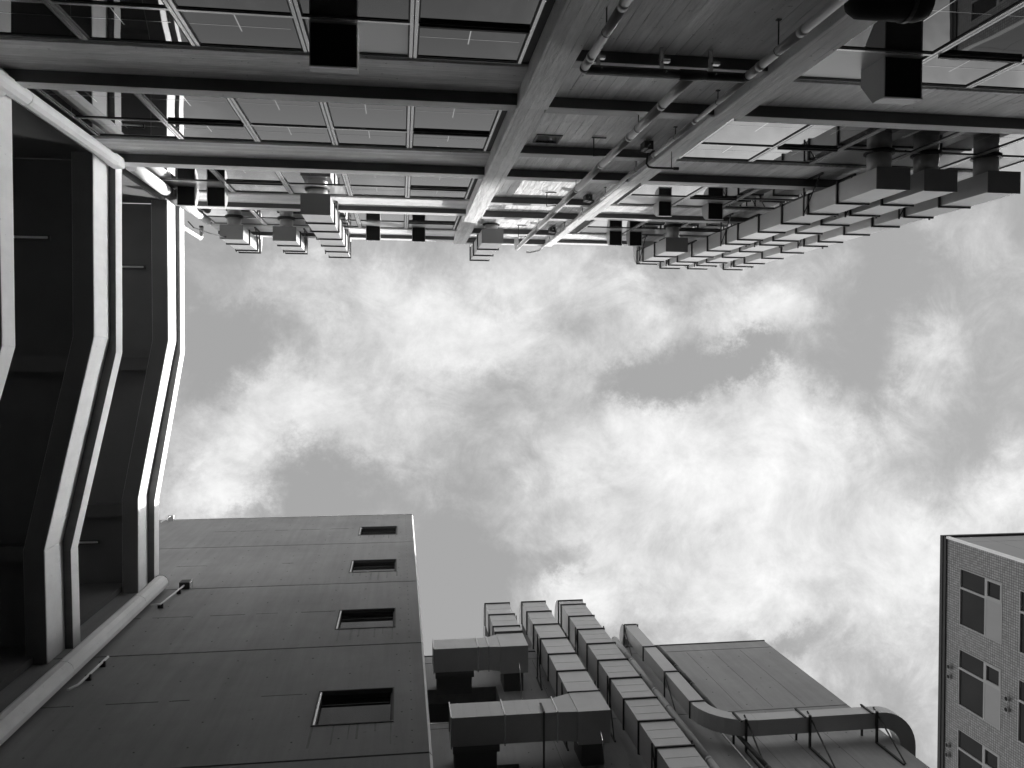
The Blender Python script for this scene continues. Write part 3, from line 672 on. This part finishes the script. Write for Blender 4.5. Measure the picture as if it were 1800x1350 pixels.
for q in range(13):
    th_ = R(180) * q / 12; yc = 7.95
    yo, zo = yc - .55 * math.cos(th_), 22.52 + .55 * math.sin(th_); yi, zi = yc - .21 * math.cos(th_), 22.52 + .21 * math.sin(th_)
    rings.append([(E0, yo, zo), (E0, yi, zi), (E1, yi, zi), (E1, yo, zo)])
part('top_bend', MB().sweep(rings), M_duct, t)
for z in (22.45, 18.85):
    g = MB()
    g.box(E0 - .05, E0 - .02, EY0 - .03, 8.04, z - .03, z).tube([(E0 - .035, EY0, z - .02), (E0 - .035, 8.03, z - .9)], .016, 4)
    part('bracket', g, M_steel, t); part('bracket', MB().box(E1 + .02, E1 + .05, EY0 - .03, 8.04, z - .03, z), M_steel, t)
for x in (7.05, 8.45, 9.95):
    g = MB()
    g.box(x - .02, x + .02, EY0 - .05, 8.04, 16.04, 16.09).box(x - .02, x + .02, 8.0, 8.04, 15.1, 16.04).tube([(x + .06, EY0 - .03, 16.3), (x + .06, 8.03, 15.15)], .022, 4)
    part('bracket', g, M_steel, t)
    part('strap', MB().box(x - .13, x - .09, EY0 - .03, EY0 - .003, 16.04, 16.5).box(x - .13, x - .09, EY0 - .03, 8.04, 16.43, 16.46), M_steel, t)
def straight_pipe(name, label, x, y, z0, z1, r, rot, material, joints=(), hooks=(), group=None, cat='pipe', topbend=None, wall=None):
    t = thing(name, label, cat, (x, y, z0), rot, group)
    cuts = [z0] + list(joints) + [z1]
    for a, b in zip(cuts[:-1], cuts[1:]):
        part('pipe_length', MB().tube([(x, y, a + .003), (x, y, b - .003)], r, 16), material, t, smooth=True)
    for j in joints: part('coupling', MB().tube([(x, y, j - .045), (x, y, j + .045)], r + .0035, 16), material, t, smooth=True)
    for h in hooks:
        g = MB().tube([(x, y, h - .006), (x, y, h + .006)], r + .004, 12)
        if wall is not None: g.box(x - .006, x + .006, min(y, wall), max(y, wall), h - .005, h + .005).box(x - .025, x + .025, wall - .006, wall + .006, h - .02, h + .02)
        part('clip', g, M_steel, t)
    if topbend:
        part('top_bend', MB().tube([(x, y, z1)] + topbend, r, 12), material, t, smooth=True)
    return t
straight_pipe('wall_pipe', 'grey pipe running up the annex between its tallest duct and the slim duct', 6.04, 7.88, -1.5, 22.75, .075, 0, M_pipe, joints=(12, 15.5, 19, 21), hooks=(14, 18, 21.5), wall=8.035, topbend=[(6.04, 7.9, 22.85), (6.04, 8.05, 22.93), (6.04, 8.4, 22.95)])
straight_pipe('wall_pipe', 'thin dark pipe with couplings beside the slim duct on the annex', 7.04, 7.85, -1.5, 21.9, .05, 0, M_steel, joints=(15, 17.3, 19.2, 20.4), hooks=(16.7, 18.3, 19.8, 21.2), wall=8.035, topbend=[(7.04, 7.87, 21.98), (7.04, 7.95, 22.03), (7.04, 8.1, 22.04)])
straight_pipe('wall_pipe', 'thinnest conduit tucked just behind the slim duct on the annex', 6.80, 7.93, -1.5, 21.6, .022, 0, M_alu, wall=8.035, hooks=(17.3, 19.5))

# pipes on the stair wall
straight_pipe('drain_pipe', 'long grey drain pipe with couplings rising from the tee in front of the stair wall', 3.09, -3.10, 8.62, 22.0, .056, AN, M_pipe, joints=(9.6, 11.0, 12.6, 14.4, 16.4, 18.6), hooks=(10.6, 14.5, 18.5, 21.3), wall=-3.405, topbend=[(3.09, -3.12, 22.1), (3.09, -3.2, 22.16), (3.09, -3.4, 22.17)])
t = straight_pipe('drain_pipe', 'grey drain pipe at the top edge, left of the black cross pipe', 1.90, -3.10, -1.4, 8.50, .046, AN, M_pipe, joints=(7.0, 8.2), hooks=(7.6,), wall=-3.405)
t = straight_pipe('drain_pipe', 'grey drain pipe at the top edge, right of the black cross pipe', 3.69, -3.10, -1.4, 8.50, .046, AN, M_pipe, joints=(7.3, 8.2), hooks=(7.8,), wall=-3.405)
t = thing('cross_pipe', 'black horizontal pipe hung on three clamps below the stair wall ledge', 'pipe', (2.8, -3.1, 8.56), AN)
part('pipe_length', MB().tube([(1.90, -3.10, 8.50), (1.90, -3.10, 8.545), (1.93, -3.10, 8.58), (3.66, -3.10, 8.58), (3.69, -3.10, 8.545), (3.69, -3.10, 8.50)], .05, 14), M_steel, t, smooth=True)
part('tee_sleeve', MB().tube([(2.95, -3.10, 8.58), (3.24, -3.10, 8.58)], .058, 14), M_steel, t, smooth=True)
for x in (2.08, 2.78, 3.33):
    part('clamp', MB().box(x - .02, x + .02, -3.41, -3.10, 8.66, 8.70).box(x - .05, x + .03, -3.22, -3.19, 8.47, 8.53).tube([(x, -3.1, 8.5), (x, -3.1, 8.68)], .01, 6), M_alu, t)
straight_pipe('conduit', 'thin grey conduit hugging the left side of the right hand concrete column', 3.90, -3.26, -1.4, 22.9, .032, AN, M_pipe, joints=(8.9, 10.7, 12.5, 16.0, 19.5), hooks=(9.9, 11.5, 13.5, 15.6, 17.6, 19.6, 21.6), wall=-3.405, topbend=[(3.90, -3.24, 23.0), (3.86, -3.2, 23.04), (3.62, -3.15, 23.05), (3.5, -3.15, 23.05)])
for i, (z, lab) in enumerate(((12.15, 'lowest'), (16.15, 'middle'), (20.1, 'topmost'))):
    t = thing('wall_lamp', '%s small black double lamp on the stair wall beside the right hand column' % lab, 'lamp', (3.72, -3.40, z), AN, 'small lamps up the stair wall')
    part('lamp_body', MB().box(3.70, 3.78, -3.38, -3.25, z, z + .22), M_flange, t); part('lamp_body', MB().box(3.62, 3.68, -3.36, -3.25, z - .06, z + .16), M_flange, t)
    part('arm', MB().box(3.66, 3.72, -3.405, -3.385, z, z + .12).tube([(3.7, -3.3, z - .09), (3.7, -3.3, z)], .012, 6), M_alu, t)
for z, lab in ((12.05, 'lowest'), (16.05, 'middle'), (20.0, 'topmost')):
    solo('pipe_bracket', MB().tube([(2.86, -3.40, z + .12), (2.86, -3.12, z + .12), (3.03, -3.12, z + .02)], .011, 6).box(2.83, 3.05, -3.40, -3.385, z + .1, z + .13), M_steel,
         '%s thin steel bracket beside the long drain pipe on the stair wall' % lab, 'bracket', (2.86, -3.4, z), AN, 'thin brackets on the stair wall')
t = thing('bent_pipe', 'black bent pipe crossing in front of the right hand concrete column', 'pipe', (3.72, -3.05, 12.2), AN)
part('pipe', MB().tube([(3.74, -3.22, 12.30), (3.70, -3.05, 12.24), (3.73, -3.0, 12.22), (3.8, -2.99, 12.22), (4.17, -2.99, 12.22)], .016, 8), M_flange, t, smooth=True)
part('end_coupling', MB().tube([(4.12, -2.99, 12.22), (4.2, -2.99, 12.22)], .024, 8), M_flange, t)
part('hanger', MB().tube([(4.08, -2.99, 12.2), (4.08, -3.10, 12.2), (4.08, -3.24, 12.2)], .007, 6), M_steel, t)
t = thing('black_tank_duct', 'black rounded duct end cut by the top edge near the right hand column', 'duct', (4.4, -3.3, 6.9), AN)
part('drum', MB().tube([(3.90, -3.24, 6.9), (3.94, -3.24, 6.9), (4.02, -3.24, 6.9), (4.55, -3.24, 6.9), (4.65, -3.24, 6.9), (4.70, -3.24, 6.9)], [.06, .13, .17, .17, .14, .06], 18), M_black, t, smooth=True)
part('strap', MB().tube([(4.44, -3.24, 6.9), (4.48, -3.24, 6.9)], .18, 18), M_steel, t)
part('stub', MB().tube([(4.3, -3.24, 6.9), (4.3, -3.9, 6.9)], .12, 14), M_black, t)

# weather hoods over the exhaust openings
def hood(label, x0, x1, zb, yf, h, curved, yw=-3.5):
    t = thing('exhaust_hood', label, 'vent hood', ((x0 + x1) / 2, yw, zb), AN, 'exhaust hoods on the window panels')
    dpt = abs(yw - yf)
    if curved:
        prof = [(yf, zb + .02)] + [(yw - dpt * -1 * math.cos(R(a)), zb + .08 + (h - .08) * math.sin(R(a))) for a in (0, 18, 36, 54, 72, 90)]
    else: prof = [(yf, zb + .02), (yf, zb + h * .5), (yw + dpt * .45, zb + h), (yw, zb + h)]
    prof = [(max(y, yw), z) for y, z in prof]
    if prof[-1][0] > yw: prof.append((yw, prof[-1][1]))
    th_ = .012
    for x in (x0, x1 - th_):
        b = MB(); pl = prof + [(yw, zb + .02)]
        b.sweep([[(x, y, z) for y, z in pl], [(x + th_, y, z) for y, z in pl]])
        part('side_plate', b, M_hood, t)
    sk = MB()
    for (ya, za), (yb2, zb2) in zip(prof[:-1], prof[1:]):
        sk.sweep([[(x0 + th_, ya, za), (x0 + th_, yb2, zb2), (x0 + th_, yb2 - .006, zb2 - .008), (x0 + th_, ya - .006, za - .008)], [(x1 - th_, ya, za), (x1 - th_, yb2, zb2), (x1 - th_, yb2 - .006, zb2 - .008), (x1 - th_, ya - .006, za - .008)]])
    part('hood_sheet', sk, M_hood, t)
    part('wall_flange', MB().box(x0 - .05, x1 + .05, yw + .002, yw + .02, zb + h + .002, zb + h + .05).box(x0 - .05, x0 - .002, yw + .002, yw + .02, zb, zb + h).box(x1 + .002, x1 + .05, yw + .002, yw + .02, zb, zb + h), M_flange, t)
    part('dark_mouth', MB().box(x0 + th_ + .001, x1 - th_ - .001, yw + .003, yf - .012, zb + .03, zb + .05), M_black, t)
    part('drip_lip', MB().box(x0, x1, yf + .001, yf + .012, zb, zb + .05 if not curved else zb + .03), M_trim, t)
hood('large square hood, blackest box at the top edge left of centre', -0.93, -0.447, 8.67, -3.03, .42, False)
hood('large hood with a slanting top at upper right, beside the right hand concrete column', 5.38, 5.84, 8.69, -3.02, .50, False)
hood('leftmost small hood beside the corner downpipe', -4.39, -4.04, 17.2 - .1, -3.10, .34, True)
hood('second small hood from the left, right next to the leftmost one', -3.82, -3.47, 17.2 - .1, -3.10, .34, True)
hood('small hood at the roof edge right of the long sunlit duct', -0.88, -0.52, 21.28, -3.11, .34, True)
hood('small hood at the roof edge left of the wide concrete column', 0.28, 0.62, 21.28, -3.11, .34, True)
hood('curved hood of the mid height pair, the one nearer the right hand column', 5.44, 5.73, 17.08, -3.17, .42, True)
hood('curved hood of the mid height pair, the one further from the right hand column', 6.54, 6.88, 17.07, -3.13, .42, True)
hood('curved hood on the roof edge row, the one nearer the right hand column', 5.39, 5.73, 21.06, -3.11, .36, True)
hood('curved hood on the roof edge row, the one next to the duct bundle', 5.93, 6.27, 21.06, -3.11, .36, True)

# ------------------------------------------------------------------ tiled building
tb = thing('tiled_apartment_building', 'tall building faced in small square tiles with grouped windows at the lower right edge', 'building', (28.1, 9.1, -1.6))
def shell_x(mb, y0, y1, z0, z1, xf, xb, hs):
    t_ = shell(MB(), y0, y1, z0, z1, xf, xb, hs); b = len(mb.v)
    mb.v += [(v_[1], v_[0], v_[2]) for v_ in t_.v]; mb.f += [tuple(b + i for i in reversed(q)) for q in t_.f]
    return mb
wins = []
for r_ in range(10):
    for c in range(7):
        wins.append((10.38 + c * 4.11, 13.29 + c * 4.11, 35.2 - r_ * 4.08, 38.2 - r_ * 4.08, r_, c))
for r_ in range(10):
    zt = 39.4 if r_ == 0 else 38.75 - r_ * 4.08 - .003; zb = 38.75 - (r_ + 1) * 4.08 if r_ < 9 else -1.6
    hs = [w_[:4] for w_ in wins if w_[4] == r_]
    part('tiled_wall', shell_x(MB(), 9.1, 40.0, zb, zt, 28.1, 28.4, hs), M_tile, tb)
part('building_core', MB().box(28.6, 78, 9.3, 40, -1.6, 39.3), M_core, tb)
part('coping', MB().box(27.98, 78, 9.0, 40, 39.41, 39.62), M_flange, tb)
part('coping_face', MB().box(28.02, 28.095, 9.05, 40, 39.2, 39.4), M_flange, tb)
part('corner_trim', MB().box(28.02, 28.2, 8.98, 9.095, -1.6, 39.19), M_trim, tb)
for i in range(11):
    zt = 39.35 if i == 0 else 38.3 - (i - 1) * 4.08; zb = 38.33 - i * 4.08 if i < 10 else -1.6
    for x0, x1 in ((28.22, 30.1), (30.12, 36.0), (36.02, 44), (44.02, 52), (52.02, 60), (60.02, 78)):
        part('cladding_panel', MB().box(x0, x1, 9.1, 9.28, zb, zt), M_clad, tb)
for (y0, y1, z0, z1, r_, c) in wins:
    if r_ > 3 or c > 5: 
        part('pane', MB().box(28.2, 28.22, y0 + .01, y1 - .01, z0 + .01, z1 - .01), M_glass2, tb); continue
    zm, ym = z0 + 1.14, y0 + 1.0
    cells = [(y0, ym, zm, z1), (ym, y1, zm, z1), (y0, ym, z0, zm), (ym, y1, z0, zm)]
    w_ = part('window', shell_x(MB(), y0 + .003, y1 - .003, z0 + .003, z1 - .003, 28.08, 28.2, [(a + .05, b - .05, p + .05, q - .05) for a, b, p, q in cells]), M_dull, tb)
    for j, (a, b, p, q) in enumerate(cells):
        if j == 3: part('infill_panel', MB().box(28.09, 28.12, a + .052, b - .052, p + .052, q - .052), M_clad, w_)
        else: part('pane', MB().box(28.15, 28.16, a + .052, b - .052, p + .052, q - .052), M_glass2, w_)
    a, b, p, q = cells[2]
    part('casement', shell_x(MB(), a + .053, b - .053, p + .053, q - .053, 28.07, 28.14, [(a + .14, b - .14, p + .14, q - .14)]), M_dull, w_)
for (y, z) in ((15.66, 34.7), (16.17, 34.7), (19.77, 38.85), (20.28, 38.85), (15.66, 38.8), (16.17, 38.8), (19.77, 34.75), (20.28, 34.75)):
    g = part('round_vent', MB().tube([(28.09, y, z), (27.95, y, z)], .13, 14), M_clad, tb)
    part('vent_mouth', MB().tube([(27.949, y, z), (27.94, y, z)], .10, 12), M_black, g)
solo('overhead_cable', MB().tube([(10.87, 8.6, 16.2), (17, 12.4, 20.2), (28.1, 20.0, 29.5)], .022, 6), M_flange, 'thin cable stretched from the swept duct corner to the tiled building', 'cable', (10.87, 8.6, 16.2))

# unseen block added outside the frame to shade the lower storeys
ft = thing('unseen_shade_tower', 'unseen tall block added behind the tiled building to shade the lower storeys', 'building', (45, 11.9, -1.6))
part('wall', MB().box(78.5, 110, 11.9, 60, -1.6, 49.6), M_far, ft)
part('wall', MB().box(45, 78.4, 11.9, 60, 39.8, 49.6), M_far, ft)

eb = thing('unseen_shade_block', 'unseen plain block added to keep sun off the street', 'building', (52, -10, -1.6))  # out of view, added to shade the street and darken undersides
part('wall', MB().box(52, 90, -40, 9.4, -1.6, 44), M_far, eb)
